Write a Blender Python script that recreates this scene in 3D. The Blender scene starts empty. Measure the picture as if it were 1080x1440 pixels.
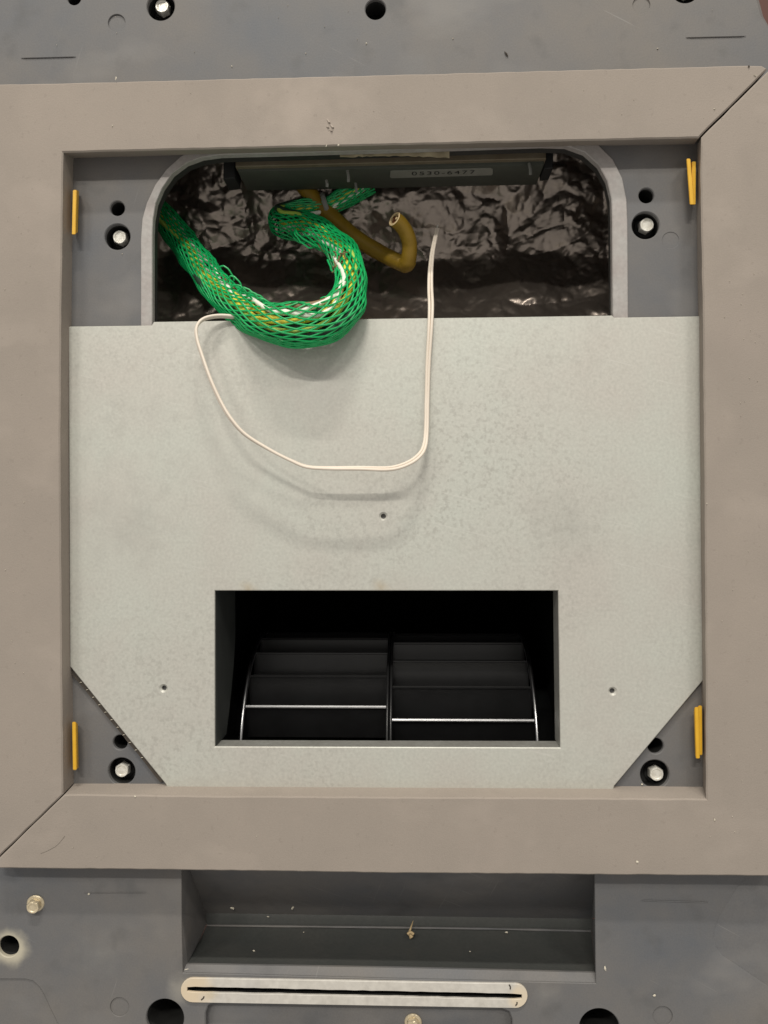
import bpy, bmesh, math, random
from mathutils import Vector, Matrix, noise
R = math.radians
random.seed(7)
scene = bpy.context.scene
col = scene.collection

# ------------------------------------------------------------------ camera
F = 1060.0                      # focal length in photo pixels (photo 1080 x 1440)
D = 0.53                        # camera to housing face, metres
cam_d = bpy.data.cameras.new('camera'); cam = bpy.data.objects.new('camera', cam_d); col.objects.link(cam)
cam_d.sensor_fit = 'VERTICAL'; cam_d.sensor_height = 36.0; cam_d.sensor_width = 27.0
cam_d.lens = F / 1440.0 * 36.0; cam_d.clip_start = 0.01; cam_d.clip_end = 50
ROT = (Matrix.Rotation(R(2.1), 3, 'Z') @ Matrix.Rotation(R(90.4), 3, 'X') @ Matrix.Rotation(R(-0.3), 3, 'Z'))
CAM = Vector((0.02, -D, 1.2))
cam.matrix_world = Matrix.Translation(CAM) @ ROT.to_4x4()
scene.camera = cam

# ------------------------------------------------------------------ room light
world = bpy.data.worlds.new('World'); scene.world = world; world.use_nodes = True
bg = world.node_tree.nodes['Background']
bg.inputs[0].default_value = (1.0, 0.955, 0.89, 1); bg.inputs[1].default_value = 0.47
def lamp(name, d, dist, power, sx, sy, colr=(1, 0.95, 0.86)):
    l = bpy.data.lights.new(name, 'AREA'); l.energy = power; l.color = colr
    l.shape = 'RECTANGLE'; l.size = sx; l.size_y = sy
    o = bpy.data.objects.new(name, l); col.objects.link(o)
    v = Vector(d).normalized(); o.location = Vector((0, 0, 1.2)) - v * dist
    o.rotation_euler = v.to_track_quat('-Z', 'Y').to_euler()
    return o
lamp('ceiling_lamp_front', (0.10, 1, -0.78), 4.6, 74, 1.1, 0.12)
lamp('ceiling_lamp_above', (-0.04, 1, -2.15), 4.4, 92, 1.1, 0.14)
lamp('ceiling_lamp_side', (0.62, 1, -0.80), 5.0, 36, 0.9, 0.16)
lamp('ceiling_lamp_far', (-0.55, 1, -0.95), 5.0, 36, 0.9, 0.16)

vs = scene.view_settings
vs.view_transform = 'Standard'; vs.look = 'None'; vs.exposure = 0.0; vs.gamma = 1.0
scene.render.engine = 'CYCLES'
scene.render.resolution_x = 768; scene.render.resolution_y = 1024

# ------------------------------------------------------------------ helpers
def at(px, py, y=0.0):
    """photo pixel -> point of the place on the plane Y=y (metres behind the housing face)"""
    d = ROT @ Vector(((px - 540) / F, -(py - 720) / F, -1.0))
    t = (y - CAM.y) / d.y
    return CAM + d * t
def a2(px, py, y=0.0):
    p = at(px, py, y); return (p.x, p.z)
def S(y=0.0):                      # metres per photo pixel at depth y
    return (D + y) / F
def mm(p): return at(p[0], p[1], p[2] / 1000.0)

def finish(bm, smooth=30):
    bmesh.ops.recalc_face_normals(bm, faces=bm.faces)
    me = bpy.data.meshes.new('mesh')
    bm.to_mesh(me); bm.free()
    if smooth:
        for p in me.polygons: p.use_smooth = True
        me.set_sharp_from_angle(angle=R(smooth))
    return me
def obj(name, bm, mat, parent=None, smooth=30):
    me = bm if isinstance(bm, bpy.types.Mesh) else finish(bm, smooth)
    me.name = name
    o = bpy.data.objects.new(name, me); col.objects.link(o)
    if mat and not me.materials: me.materials.append(mat)
    if parent:
        o.parent = parent; o.matrix_parent_inverse = PINV(parent)
    return o
def PINV(p):                        # only translated empties are used as parents
    return Matrix.Translation(-Vector(p.location))
def tag(o, label, cat=None, group=None, kind=None):
    if label: o['label'] = label
    if cat: o['category'] = cat
    if group: o['group'] = group
    if kind: o['kind'] = kind
    return o
def thing(name, loc, label, cat, group=None):
    o = bpy.data.objects.new(name, None); col.objects.link(o); o.location = loc; o.empty_display_size = 0.01
    return tag(o, label, cat, group)
def area(l): return 0.5 * sum(l[i][0] * l[(i + 1) % len(l)][1] - l[(i + 1) % len(l)][0] * l[i][1] for i in range(len(l)))
def ccw(l): return list(l) if area(l) > 0 else list(reversed(l))
def offset(l, d):
    n = len(l); out = []
    for i in range(n):
        p0, p1, p2 = Vector(l[i - 1]), Vector(l[i]), Vector(l[(i + 1) % n])
        e1 = (p1 - p0); e2 = (p2 - p1)
        n1 = Vector((e1.y, -e1.x)).normalized() if e1.length > 1e-9 else Vector((0, 0))
        n2 = Vector((e2.y, -e2.x)).normalized() if e2.length > 1e-9 else n1
        m = (n1 + n2)
        if m.length < 1e-6: m = n1
        m.normalize(); k = max(m.dot(n1), 0.45)
        q = p1 + m * (d / k); out.append((q.x, q.y))
    return out
def ring(bm, l, y):
    if callable(y): return [bm.verts.new((p[0], y(p), p[1])) for p in l]
    return [bm.verts.new((p[0], y, p[1])) for p in l]
def skin(bm, A, B):
    n = len(A)
    for i in range(n):
        j = (i + 1) % n
        bm.faces.new((A[i], A[j], B[j], B[i]))
def plate(outer, holes, yf, thick, bevel, back=False):
    """a plate in the XZ plane with bevelled edge; holes = (loop, depth, closed, bevel)"""
    bm = bmesh.new(); edges = []
    def loop_edges(v):
        for i in range(len(v)):
            edges.append(bm.edges.new((v[i], v[(i + 1) % len(v)])))
    o = ccw(outer)
    f = ring(bm, offset(o, -bevel), yf); m = ring(bm, o, yf + bevel); b = ring(bm, o, yf + thick)
    loop_edges(f); skin(bm, f, m); skin(bm, m, b)
    if back: bm.faces.new(b)
    floors = []; dark_faces = []
    for h in holes:
        l, depth, closed, bv = h[:4]; skin_t = h[4] if len(h) > 4 else None
        l = ccw(l)
        f = ring(bm, offset(l, bv), yf); m = ring(bm, l, yf + min(bv, depth * 0.6))
        loop_edges(f); skin(bm, f, m)
        if skin_t:                      # plastic skin only this thick, shade painted near-black beyond
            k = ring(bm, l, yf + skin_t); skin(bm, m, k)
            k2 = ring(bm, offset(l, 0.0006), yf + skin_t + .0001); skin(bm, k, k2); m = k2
        b = ring(bm, offset(l, 0.0006) if skin_t else l, yf + depth)
        n0 = len(bm.faces); fs0 = set(bm.faces)
        skin(bm, m, b)
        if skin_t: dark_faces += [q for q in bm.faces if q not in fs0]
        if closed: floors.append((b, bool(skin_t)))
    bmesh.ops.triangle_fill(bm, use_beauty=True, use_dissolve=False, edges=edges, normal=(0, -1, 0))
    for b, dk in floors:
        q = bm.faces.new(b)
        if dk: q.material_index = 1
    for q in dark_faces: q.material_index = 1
    return bm
def prism(front, back, bevel=0.0008):
    """closed solid between two matching 3D loops"""
    bm = bmesh.new()
    yf = front[0].y
    f2 = [(p.x, p.z) for p in front]; s = 1 if area(f2) > 0 else -1
    if s < 0:
        front = front[::-1]; back = back[::-1]; f2 = f2[::-1]
    fi = offset(f2, -bevel)
    A = [bm.verts.new((p[0], yf, p[1])) for p in fi]
    B = [bm.verts.new((p.x, p.y + bevel, p.z)) for p in front]
    C = [bm.verts.new(p) for p in back]
    e = [bm.edges.new((A[i], A[(i + 1) % len(A)])) for i in range(len(A))]
    skin(bm, A, B); skin(bm, B, C)
    bmesh.ops.triangle_fill(bm, use_beauty=True, edges=e, normal=(0, -1, 0))
    return bm
def circ(px, py, r, n=40, y=0.0):
    c = a2(px, py, y); r = r * S(y)
    return [(c[0] + r * math.cos(2 * math.pi * i / n), c[1] + r * math.sin(2 * math.pi * i / n)) for i in range(n)]
def pl(pts, y=0.0): return [a2(p[0], p[1], y) for p in pts]
def catmull(P, per):
    out = []
    P = [P[0] * 2 - P[1]] + list(P) + [P[-1] * 2 - P[-2]]
    for i in range(1, len(P) - 2):
        a, b, c, d = P[i - 1], P[i], P[i + 1], P[i + 2]
        for k in range(per):
            t = k / per
            out.append(0.5 * ((2 * b) + (c - a) * t + (2 * a - 5 * b + 4 * c - d) * t * t + (3 * b - a - 3 * c + d) * t ** 3))
    out.append(P[-2].copy() if hasattr(P[-2], 'copy') else P[-2])
    return out
def frames(P, up=Vector((0, -1, 0))):
    T = []
    for i in range(len(P)):
        T.append((P[min(i + 1, len(P) - 1)] - P[max(i - 1, 0)]).normalized())
    N = []; n = (up - T[0] * up.dot(T[0])).normalized()
    for t in T:
        n = (n - t * n.dot(t)).normalized(); N.append(n.copy())
    return T, N, [t.cross(n) for t, n in zip(T, N)]
def tube_into(bm, P, r, sides=8, caps=True, flat=1.0):
    T, N, B = frames(P)
    rings = []
    for i, p in enumerate(P):
        rr = r[i] if isinstance(r, (list, tuple)) else r
        rings.append([bm.verts.new(p + N[i] * (math.cos(2 * math.pi * k / sides) * rr * flat) + B[i] * (math.sin(2 * math.pi * k / sides) * rr)) for k in range(sides)])
    for a, b in zip(rings[:-1], rings[1:]): skin(bm, a, b)
    if caps:
        bm.faces.new(rings[0]); bm.faces.new(rings[-1])
    return rings
def box_into(bm, x0, x1, y0, y1, z0, z1, bevel=0.0):
    v = [bm.verts.new((x, y, z)) for x in (x0, x1) for y in (y0, y1) for z in (z0, z1)]
    fs = [bm.faces.new([v[i] for i in q]) for q in ((0, 1, 3, 2), (4, 6, 7, 5), (0, 4, 5, 1), (2, 3, 7, 6), (0, 2, 6, 4), (1, 5, 7, 3))]
    if bevel:
        es = list({e for f in fs for e in f.edges})
        bmesh.ops.bevel(bm, geom=es, offset=bevel, segments=2, affect='EDGES', profile=0.5)

# ------------------------------------------------------------------ materials
def mat(name, base, rough=0.5, metal=0.0, second=None, amount=0.5, scale=20, detail=6, stretch=None, bump=0.0, bscale=300, rvar=0.0, spec=0.5, fine=0.0, fscale=400):
    m = bpy.data.materials.new(name); m.use_nodes = True
    nt = m.node_tree; N = nt.nodes; L = nt.links
    b = N['Principled BSDF']
    b.inputs['Base Color'].default_value = (*base, 1); b.inputs['Roughness'].default_value = rough
    b.inputs['Metallic'].default_value = metal; b.inputs['Specular IOR Level'].default_value = spec
    tc = N.new('ShaderNodeTexCoord'); src = tc.outputs['Object']
    if stretch:
        mp = N.new('ShaderNodeMapping'); mp.inputs['Scale'].default_value = stretch
        L.new(src, mp.inputs[0]); src = mp.outputs[0]
    m['src'] = 1
    last = None
    if second:
        nz = N.new('ShaderNodeTexNoise'); nz.inputs['Scale'].default_value = scale; nz.inputs['Detail'].default_value = detail
        nz.inputs['Roughness'].default_value = 0.62
        L.new(src, nz.inputs['Vector'])
        cr = N.new('ShaderNodeValToRGB'); cr.color_ramp.elements[0].position = 0.32; cr.color_ramp.elements[1].position = 0.68
        L.new(nz.outputs['Fac'], cr.inputs[0])
        mu = N.new('ShaderNodeMath'); mu.operation = 'MULTIPLY'; mu.inputs[1].default_value = amount; L.new(cr.outputs[0], mu.inputs[0])
        mx = N.new('ShaderNodeMix'); mx.data_type = 'RGBA'; mx.inputs[6].default_value = (*base, 1); mx.inputs[7].default_value = (*second, 1)
        L.new(mu.outputs[0], mx.inputs[0]); last = mx.outputs[2]
        if rvar:
            mr = N.new('ShaderNodeMapRange'); mr.inputs[3].default_value = max(rough - rvar, 0.05); mr.inputs[4].default_value = min(rough + rvar, 1)
            L.new(nz.outputs['Fac'], mr.inputs[0]); L.new(mr.outputs[0], b.inputs['Roughness'])
    if fine:
        n2 = N.new('ShaderNodeTexNoise'); n2.inputs['Scale'].default_value = fscale; n2.inputs['Detail'].default_value = 3
        L.new(src, n2.inputs['Vector'])
        mr = N.new('ShaderNodeMapRange'); mr.inputs[1].default_value = 0.3; mr.inputs[2].default_value = 0.7
        mr.inputs[3].default_value = 1 - fine; mr.inputs[4].default_value = 1 + fine; L.new(n2.outputs['Fac'], mr.inputs[0])
        mm_ = N.new('ShaderNodeMix'); mm_.data_type = 'RGBA'; mm_.blend_type = 'MULTIPLY'; mm_.inputs[0].default_value = 1
        if last: L.new(last, mm_.inputs[6])
        else: mm_.inputs[6].default_value = (*base, 1)
        L.new(mr.outputs[0], mm_.inputs[7]); last = mm_.outputs[2]
    if last: L.new(last, b.inputs['Base Color'])
    if bump:
        n3 = N.new('ShaderNodeTexNoise'); n3.inputs['Scale'].default_value = bscale; n3.inputs['Detail'].default_value = 4
        L.new(tc.outputs['Object'], n3.inputs['Vector'])
        bp = N.new('ShaderNodeBump'); bp.inputs['Strength'].default_value = bump; bp.inputs['Distance'].default_value = 0.0006
        L.new(n3.outputs['Fac'], bp.inputs['Height']); L.new(bp.outputs[0], b.inputs['Normal'])
    return m
def add_spots(m, spots):
    """stains and painted edge shade: (point, radius, edge, colour, strength)"""
    nt = m.node_tree; N = nt.nodes; L = nt.links; b = N['Principled BSDF']
    tc = N.new('ShaderNodeTexCoord')
    nz = N.new('ShaderNodeTexNoise'); nz.inputs['Scale'].default_value = 90; nz.inputs['Detail'].default_value = 5
    L.new(tc.outputs['Object'], nz.inputs['Vector'])
    for (p, rad, edge, colr, st) in spots:
        cur = b.inputs['Base Color'].links[0].from_socket
        sb = N.new('ShaderNodeVectorMath'); sb.operation = 'DISTANCE'; sb.inputs[1].default_value = p
        L.new(tc.outputs['Object'], sb.inputs[0])
        ad = N.new('ShaderNodeMath'); ad.operation = 'MULTIPLY_ADD'; ad.inputs[1].default_value = edge * 1.6; L.new(nz.outputs['Fac'], ad.inputs[0]); L.new(sb.outputs['Value'], ad.inputs[2])
        mr = N.new('ShaderNodeMapRange'); mr.interpolation_type = 'SMOOTHSTEP'
        mr.inputs[1].default_value = rad + edge * 1.3; mr.inputs[2].default_value = rad - edge * 0.4
        mr.inputs[3].default_value = 0; mr.inputs[4].default_value = st
        L.new(ad.outputs[0], mr.inputs[0])
        mx = N.new('ShaderNodeMix'); mx.data_type = 'RGBA'; mx.inputs[7].default_value = (*colr, 1)
        L.new(mr.outputs[0], mx.inputs[0]); L.new(cur, mx.inputs[6]); L.new(mx.outputs[2], b.inputs['Base Color'])

def wear(m, colr, strength, scale, lo, hi, stretch=(1, 1, 1), rot=0.0, patch=None, loc=(0, 0, 0)):
    """thresholded noise marks (speckle, scratches, smears) mixed over the colour, optionally only in patches"""
    nt = m.node_tree; N = nt.nodes; L = nt.links; b = N['Principled BSDF']
    cur = b.inputs['Base Color'].links[0].from_socket
    tc = N.new('ShaderNodeTexCoord'); mp = N.new('ShaderNodeMapping'); mp.vector_type = 'TEXTURE'
    mp.inputs['Rotation'].default_value = (0, rot, 0); mp.inputs['Location'].default_value = loc
    mp.inputs['Scale'].default_value = tuple(1 / q for q in stretch); L.new(tc.outputs['Object'], mp.inputs[0])
    nz = N.new('ShaderNodeTexNoise'); nz.inputs['Scale'].default_value = scale; nz.inputs['Detail'].default_value = 3; L.new(mp.outputs[0], nz.inputs['Vector'])
    mr = N.new('ShaderNodeMapRange'); mr.inputs[1].default_value = lo; mr.inputs[2].default_value = hi; mr.inputs[4].default_value = strength
    L.new(nz.outputs['Fac'], mr.inputs[0]); out = mr.outputs[0]
    if patch:
        n2 = N.new('ShaderNodeTexNoise'); n2.inputs['Scale'].default_value = patch[0]; n2.inputs['Detail'].default_value = 4; L.new(tc.outputs['Object'], n2.inputs['Vector'])
        m2 = N.new('ShaderNodeMapRange'); m2.inputs[1].default_value = patch[1]; m2.inputs[2].default_value = patch[2]; L.new(n2.outputs['Fac'], m2.inputs[0])
        mu = N.new('ShaderNodeMath'); mu.operation = 'MULTIPLY'; L.new(out, mu.inputs[0]); L.new(m2.outputs[0], mu.inputs[1]); out = mu.outputs[0]
    mx = N.new('ShaderNodeMix'); mx.data_type = 'RGBA'; mx.inputs[7].default_value = (*colr, 1)
    L.new(out, mx.inputs[0]); L.new(cur, mx.inputs[6]); L.new(mx.outputs[2], b.inputs['Base Color'])
M = {}
M['plastic'] = mat('grey_plastic', (0.115, 0.121, 0.133), 0.58, 0, (0.178, 0.163, 0.148), 0.95, 8, 8, bump=0.10, bscale=700, rvar=0.10, fine=0.05, fscale=900, spec=0.30)
add_spots(M['plastic'], [
    (at(14, 1333), 0.0135, 0.006, (0.50, 0.46, 0.36), 0.92),
    (at(255, 1392), 0.010, 0.008, (0.34, 0.32, 0.28), 0.6),
    (at(770, 1400), 0.006, 0.014, (0.28, 0.27, 0.25), 0.5),
    (at(140, 1340), 0.012, 0.03, (0.21, 0.205, 0.195), 0.6),
    (at(585, 95), 0.010, 0.02, (0.20, 0.20, 0.20), 0.4),
])
M['floor_shade'] = mat('shaded_floor_plastic', (0.052, 0.056, 0.054), 0.5, 0, (0.066, 0.066, 0.062), 0.8, 25, 7, spec=0.35, fine=0.06)  # plain plastic pocket floor, its shade painted in as a darker tone
M['bore'] = mat('hole_shade_plastic', (0.030, 0.030, 0.029), 0.55, 0, (0.022, 0.021, 0.020), 0.6, 80)  # shade inside holes and opening painted as a near-black tone
M['rim'] = mat('pale_rim_plastic', (0.37, 0.36, 0.345), 0.6, 0, (0.29, 0.235, 0.225), 0.6, 40, 6, bump=0.2, fine=0.08)
M['foam'] = mat('grey_beige_foam', (0.318, 0.276, 0.240), 0.92, 0, (0.284, 0.249, 0.218), 0.95, 11, 8, bump=0.22, bscale=1300, spec=0.15, fine=0.03, fscale=1100)
add_spots(M['foam'], [
    (at(430, 160, -.018), 0.03, 0.03, (0.40, 0.345, 0.30), 0.6),
    (at(1030, 480, -.018), 0.02, 0.05, (0.31, 0.265, 0.235), 0.6),
    (at(40, 300, -.018), 0.02, 0.05, (0.33, 0.285, 0.25), 0.6),
    (at(700, 1180, -.018), 0.02, 0.05, (0.35, 0.30, 0.265), 0.5),
])
wear(M['foam'], (0.26, 0.228, 0.20), 0.32, 24, 0.56, 0.74, stretch=(1, 1, .6))
wear(M['foam'], (0.42, 0.365, 0.32), 0.18, 30, 0.58, 0.72, stretch=(.7, 1, 1), loc=(2, 0, 5))
wear(M['foam'], (0.22, 0.19, 0.165), 0.25, 260, 0.66, 0.72, loc=(1, 0, 2))
wear(M['plastic'], (0.235, 0.225, 0.215), 0.45, 22, 0.56, 0.74, stretch=(.6, 1, 1), loc=(1, 0, 3))
wear(M['plastic'], (0.085, 0.085, 0.085), 0.40, 40, 0.58, 0.74, loc=(4, 0, 3))
wear(M['plastic'], (0.27, 0.26, 0.25), 0.40, 14, 0.68, 0.71, stretch=(1, 1, 40), rot=0.5, patch=(12, .5, .62))
wear(M['plastic'], (0.27, 0.26, 0.25), 0.35, 14, 0.69, 0.72, stretch=(40, 1, 1), rot=0.3, patch=(12, .5, .62), loc=(2, 0, 2))
M['galv'] = mat('galvanised_sheet', (0.520, 0.534, 0.485), 0.46, 0.25, (0.490, 0.468, 0.428), 0.9, 11, 9, bump=0.06, bscale=900, rvar=0.10, fine=0.07, fscale=500)
add_spots(M['galv'], [
    (at(450, 545, -.004), 0.020, 0.02, (0.45, 0.445, 0.42), 0.35),
    (at(790, 740, -.004), 0.020, 0.035, (0.36, 0.35, 0.32), 0.65),
    (at(180, 740, -.004), 0.022, 0.03, (0.38, 0.37, 0.34), 0.55),
    (at(350, 828, -.004), 0.004, 0.009, (0.42, 0.33, 0.19), 0.75),
    (at(535, 826, -.004), 0.004, 0.008, (0.42, 0.34, 0.22), 0.7),
    (at(300, 800, -.004), 0.004, 0.02, (0.40, 0.375, 0.33), 0.5),
    (at(560, 815, -.004), 0.008, 0.02, (0.45, 0.41, 0.36), 0.4),
])
wear(M['galv'], (0.33, 0.32, 0.29), 0.45, 380, 0.50, 0.68, patch=(7, 0.40, 0.66))
wear(M['galv'], (0.36, 0.35, 0.32), 0.28, 130, 0.48, 0.72, patch=(6, 0.44, 0.68), loc=(3, 0, 1))
wear(M['galv'], (0.56, 0.55, 0.50), 0.35, 60, 0.48, 0.74, stretch=(1, 1, .5), patch=(6, 0.42, 0.64), loc=(1, 0, 4))
wear(M['galv'], (0.62, 0.61, 0.57), 0.30, 18, 0.66, 0.70, stretch=(1, 1, 30), rot=0.25)
add_spots(M['galv'], [(at(x, y, -.004), 0.003, 0.012, (0.40, 0.405, 0.37), 0.45) for x, y in [(104, 520), (103, 620), (104, 720), (104, 830), (980, 520), (981, 640), (982, 760), (983, 860)]])  # edge grime, with the shade beside the foam painted in
M['galv_edge'] = mat('galvanised_edge', (0.46, 0.46, 0.43), 0.42, 0.5, (0.34, 0.33, 0.30), 0.7, 60, 6, fine=0.1)
M['dark'] = mat('dark_plastic', (0.018, 0.018, 0.018), 0.7, 0, (0.03, 0.03, 0.03), 0.5, 30)
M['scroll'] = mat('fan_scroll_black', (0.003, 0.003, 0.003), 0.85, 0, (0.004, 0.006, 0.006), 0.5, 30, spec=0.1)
M['scroll_side'] = mat('fan_throat_side', (0.055, 0.060, 0.056), 0.6, 0.2, (0.035, 0.038, 0.036), 0.8, 40)
M['blade'] = mat('black_fan_metal', (0.022, 0.022, 0.023), 0.32, 0.0, (0.012, 0.012, 0.012), 0.6, 40)
M['blade_edge'] = mat('glossy_fan_edge', (0.46, 0.46, 0.47), 0.30, 1.0, (0.28, 0.28, 0.29), 0.6, 120)
M['lit_edge'] = mat('lit_fan_edge', (0.55, 0.55, 0.56), 0.3, 0.2, (0.40, 0.40, 0.41), 0.6, 120)  # bright tone paints direct light onto two blade edges
M['foil'] = mat('crumpled_dark_foil', (0.33, 0.280, 0.243), 0.33, 0.92, (0.24, 0.208, 0.183), 0.7, 30, 5, rvar=0.06)
M['steel'] = mat('bright_steel', (0.93, 0.91, 0.84), 0.26, 0.15, (0.50, 0.46, 0.38), 0.6, 250, 4, bump=0.3, bscale=900)
M['brass'] = mat('yellowed_steel', (0.74, 0.64, 0.46), 0.34, 0.5, (0.50, 0.42, 0.28), 0.6, 250, 4, bump=0.3, bscale=900)
M['yellow'] = mat('yellow_plastic', (0.74, 0.43, 0.030), 0.42, 0, (0.60, 0.33, 0.02), 0.6, 90)
M['net'] = mat('green_net_plastic', (0.004, 0.42, 0.115), 0.40, 0, (0.002, 0.30, 0.080), 0.7, 60)
M['w_white'] = mat('white_wire_jacket', (0.80, 0.80, 0.70), 0.45, 0, (0.66, 0.70, 0.60), 0.5, 90)
M['w_yellow'] = mat('yellow_wire_jacket', (0.80, 0.66, 0.07), 0.42, 0, (0.66, 0.58, 0.06), 0.5, 90)
M['w_lime'] = mat('lime_wire_jacket', (0.36, 0.50, 0.08), 0.42)
M['w_dark'] = mat('dark_wire_jacket', (0.02, 0.05, 0.03), 0.5)
M['w_brown'] = mat('brown_wire_jacket', (0.22, 0.14, 0.07), 0.5)
M['tie'] = mat('grey_cable_tie', (0.22, 0.22, 0.20), 0.5)
M['cord'] = mat('cream_twin_wire', (0.74, 0.66, 0.57), 0.5, 0, (0.68, 0.59, 0.49), 0.6, 70, bump=0.1)
M['hose'] = mat('mustard_rubber', (0.29, 0.182, 0.012), 0.5, 0, (0.21, 0.125, 0.010), 0.8, 60, 6, bump=0.3, bscale=500)
M['hose_cut'] = mat('pale_cut_rubber', (0.62, 0.47, 0.26), 0.6)
M['copper'] = mat('copper_strand', (0.45, 0.20, 0.10), 0.35, 0.9)
M['boxgreen'] = mat('dark_green_metal', (0.085, 0.092, 0.075), 0.6, 0.1, (0.06, 0.066, 0.055), 0.6, 60)
M['boxlip'] = mat('brown_stained_lip', (0.22, 0.185, 0.13), 0.6, 0.1, (0.15, 0.115, 0.07), 0.8, 70)
M['sticker'] = mat('aged_sticker', (0.27, 0.27, 0.24), 0.6, 0, (0.22, 0.22, 0.19), 0.5, 90)
M['ink'] = mat('black_ink', (0.015, 0.015, 0.015), 0.6)
M['tape'] = mat('aged_paper_tape', (0.42, 0.36, 0.24), 0.8, 0, (0.30, 0.25, 0.16), 0.7, 120)
M['slotplate'] = mat('scuffed_white_strip', (0.58, 0.555, 0.51), 0.45, 0, (0.46, 0.435, 0.39), 0.6, 60, 8, fine=0.08, fscale=300)
M['slotend'] = mat('yellowed_strip_end', (0.66, 0.56, 0.42), 0.5, 0, (0.55, 0.44, 0.30), 0.5, 90)
M['debris'] = mat('pale_lint', (0.62, 0.57, 0.47), 0.9)
M['twig'] = mat('dry_twig', (0.48, 0.36, 0.20), 0.8)
M['backdrop'] = mat('dark_red_backdrop', (0.10, 0.045, 0.035), 0.8, 0, (0.07, 0.03, 0.025), 0.6, 6)
M['grime'] = mat('dark_grime', (0.05, 0.042, 0.035), 0.9, 0, (0.09, 0.075, 0.06), 0.6, 300)

# ------------------------------------------------------------------ backdrop seen past the housing edge
bm = bmesh.new(); c = at(540, 720)
box_into(bm, c.x - 1.5, c.x + 1.5, 0.45, 0.47, c.z - 1.2, c.z + 1.5)
tag(obj('wall', bm, M['backdrop']), None, None, None, 'structure')

# ------------------------------------------------------------------ the plastic housing
housing = thing('appliance_housing', at(540, 1600), 'dark grey moulded plastic housing with bolt holes, behind the foam frame', 'housing')
outer = pl([(-150, -150), (1000, -150), (1056, -60), (1070, -8), (1077, 18), (1086, 34), (1110, 50), (1210, 60), (1210, 1600), (-150, 1600)])
cable_open = [(214, 474), (214, 330), (215, 308), (219, 285), (228, 264), (242, 244), (262, 229), (284, 221), (310, 217.5), (540, 211), (760, 203.5), (796, 204.5),
              (822, 214), (842, 232), (854, 254), (860, 280), (861, 312), (862, 474)]
pocket_front = [(255, 1205), (255.5, 1300), (257, 1368), (540, 1376), (838, 1383), (837, 1300), (836, 1205)]
lowrec = [(289, 1470), (289, 1424), (293, 1414), (303, 1410), (540, 1413), (706, 1419), (716, 1423), (720, 1433), (721, 1470)]
left_step = [(-80, 1377), (36, 1377.5), (46, 1380), (55, 1388), (62, 1400), (70, 1418), (82, 1442), (95, 1475), (-80, 1475)]
right_step = [(1150, 1215), (1056, 1222), (1034, 1252), (1012, 1288), (1006, 1304), (1004, 1318), (1007, 1332), (1016, 1344), (1082, 1388), (1150, 1430)]
slot = [(261, 1389), (264, 1386.0), (540, 1393), (733, 1397), (736, 1400), (736, 1404), (733, 1407), (540, 1402), (264, 1398), (261, 1395)]
BORES = [(165, 333, 18.5), (908, 317, 19), (171, 1085, 19.5), (921, 1089, 20), (226, 9, 20), (964, -16, 20)]
holes = []
E = 0.0006
for (x, y, r) in BORES: holes.append((circ(x, y, r), 0.017, True, E, 0.0035))
for (x, y, r) in [(104, -3, 10), (528, 13, 14.5), (165, 293, 10.5), (909, 275, 10.5), (169, 1044, 10.5), (922, 1049, 11)]:
    holes.append((circ(x, y, r), 0.045, True, E, 0.0030))
for (x, y, r) in [(12, 1331, 15), (232, 1432, 27), (843, 1447, 28)]:
    holes.append((circ(x, y, r), 0.06, True, E, 0.0030))
for (x, y, r, d) in [(164, 32, 12.5, 0.0011), (902, 7, 12, 0.0009), (943, 338, 11.5, 0.00035), (168, 1416, 13.5, 0.0009), (932, 1429, 13.5, 0.0009)]:
    holes.append((circ(x, y, r), d, True, 0.00025))
holes.append((pl(cable_open), 0.013, False, 0.0005, 0.0030))
holes.append((pl([(288, 812), (802, 812), (804, 1068), (288, 1068)]), 0.02, False, 0.0005))
holes.append((pl(pocket_front), 0.0012, False, 0.0004))
holes.append((pl(lowrec), 0.007, True, 0.0008))
holes.append((pl(left_step), 0.0010, True, 0.0007))
holes.append((pl(right_step), 0.0007, True, 0.0010))
holes.append((pl(slot), 0.03, True, 0.0002, 0.0005))
obj('panel', plate(outer, holes, 0.0, 0.04, 0.004), M['plastic'], housing, 25).data.materials.append(M['bore'])

# pocket below the foam frame: back wall, ridge, floor, lip
def strip(loops):
    bm = bmesh.new(); prev = None
    for l in loops:
        v = [bm.verts.new(p) for p in l]
        if prev:
            for i in range(len(v) - 1): bm.faces.new((prev[i], prev[i + 1], v[i + 1], v[i]))
        prev = v
    return bm
Yb = 0.062
TL, TR = (259, 1200), (836, 1200)
bm = strip([
    [at(255, 1205, 0.001), at(TL[0], TL[1], 0.010), at(TR[0], TR[1], 0.010), at(836, 1205, 0.001)],
    [at(255.5, 1285, 0.001), at(289, 1284, Yb), at(832, 1292, Yb), at(837, 1290, 0.001)]])
obj('pocket_back', bm, M['plastic'], housing, 0)
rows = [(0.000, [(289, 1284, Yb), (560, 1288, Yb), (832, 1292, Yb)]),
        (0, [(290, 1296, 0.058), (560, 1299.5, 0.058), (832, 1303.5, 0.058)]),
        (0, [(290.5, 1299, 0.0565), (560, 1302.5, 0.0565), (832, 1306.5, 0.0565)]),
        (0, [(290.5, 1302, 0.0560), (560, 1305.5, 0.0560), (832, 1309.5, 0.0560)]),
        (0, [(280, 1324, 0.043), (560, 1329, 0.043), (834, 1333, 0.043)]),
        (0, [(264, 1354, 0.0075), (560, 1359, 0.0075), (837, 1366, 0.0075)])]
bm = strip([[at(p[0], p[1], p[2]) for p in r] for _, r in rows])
obj('pocket_floor', bm, M['floor_shade'], housing, 40)
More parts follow.
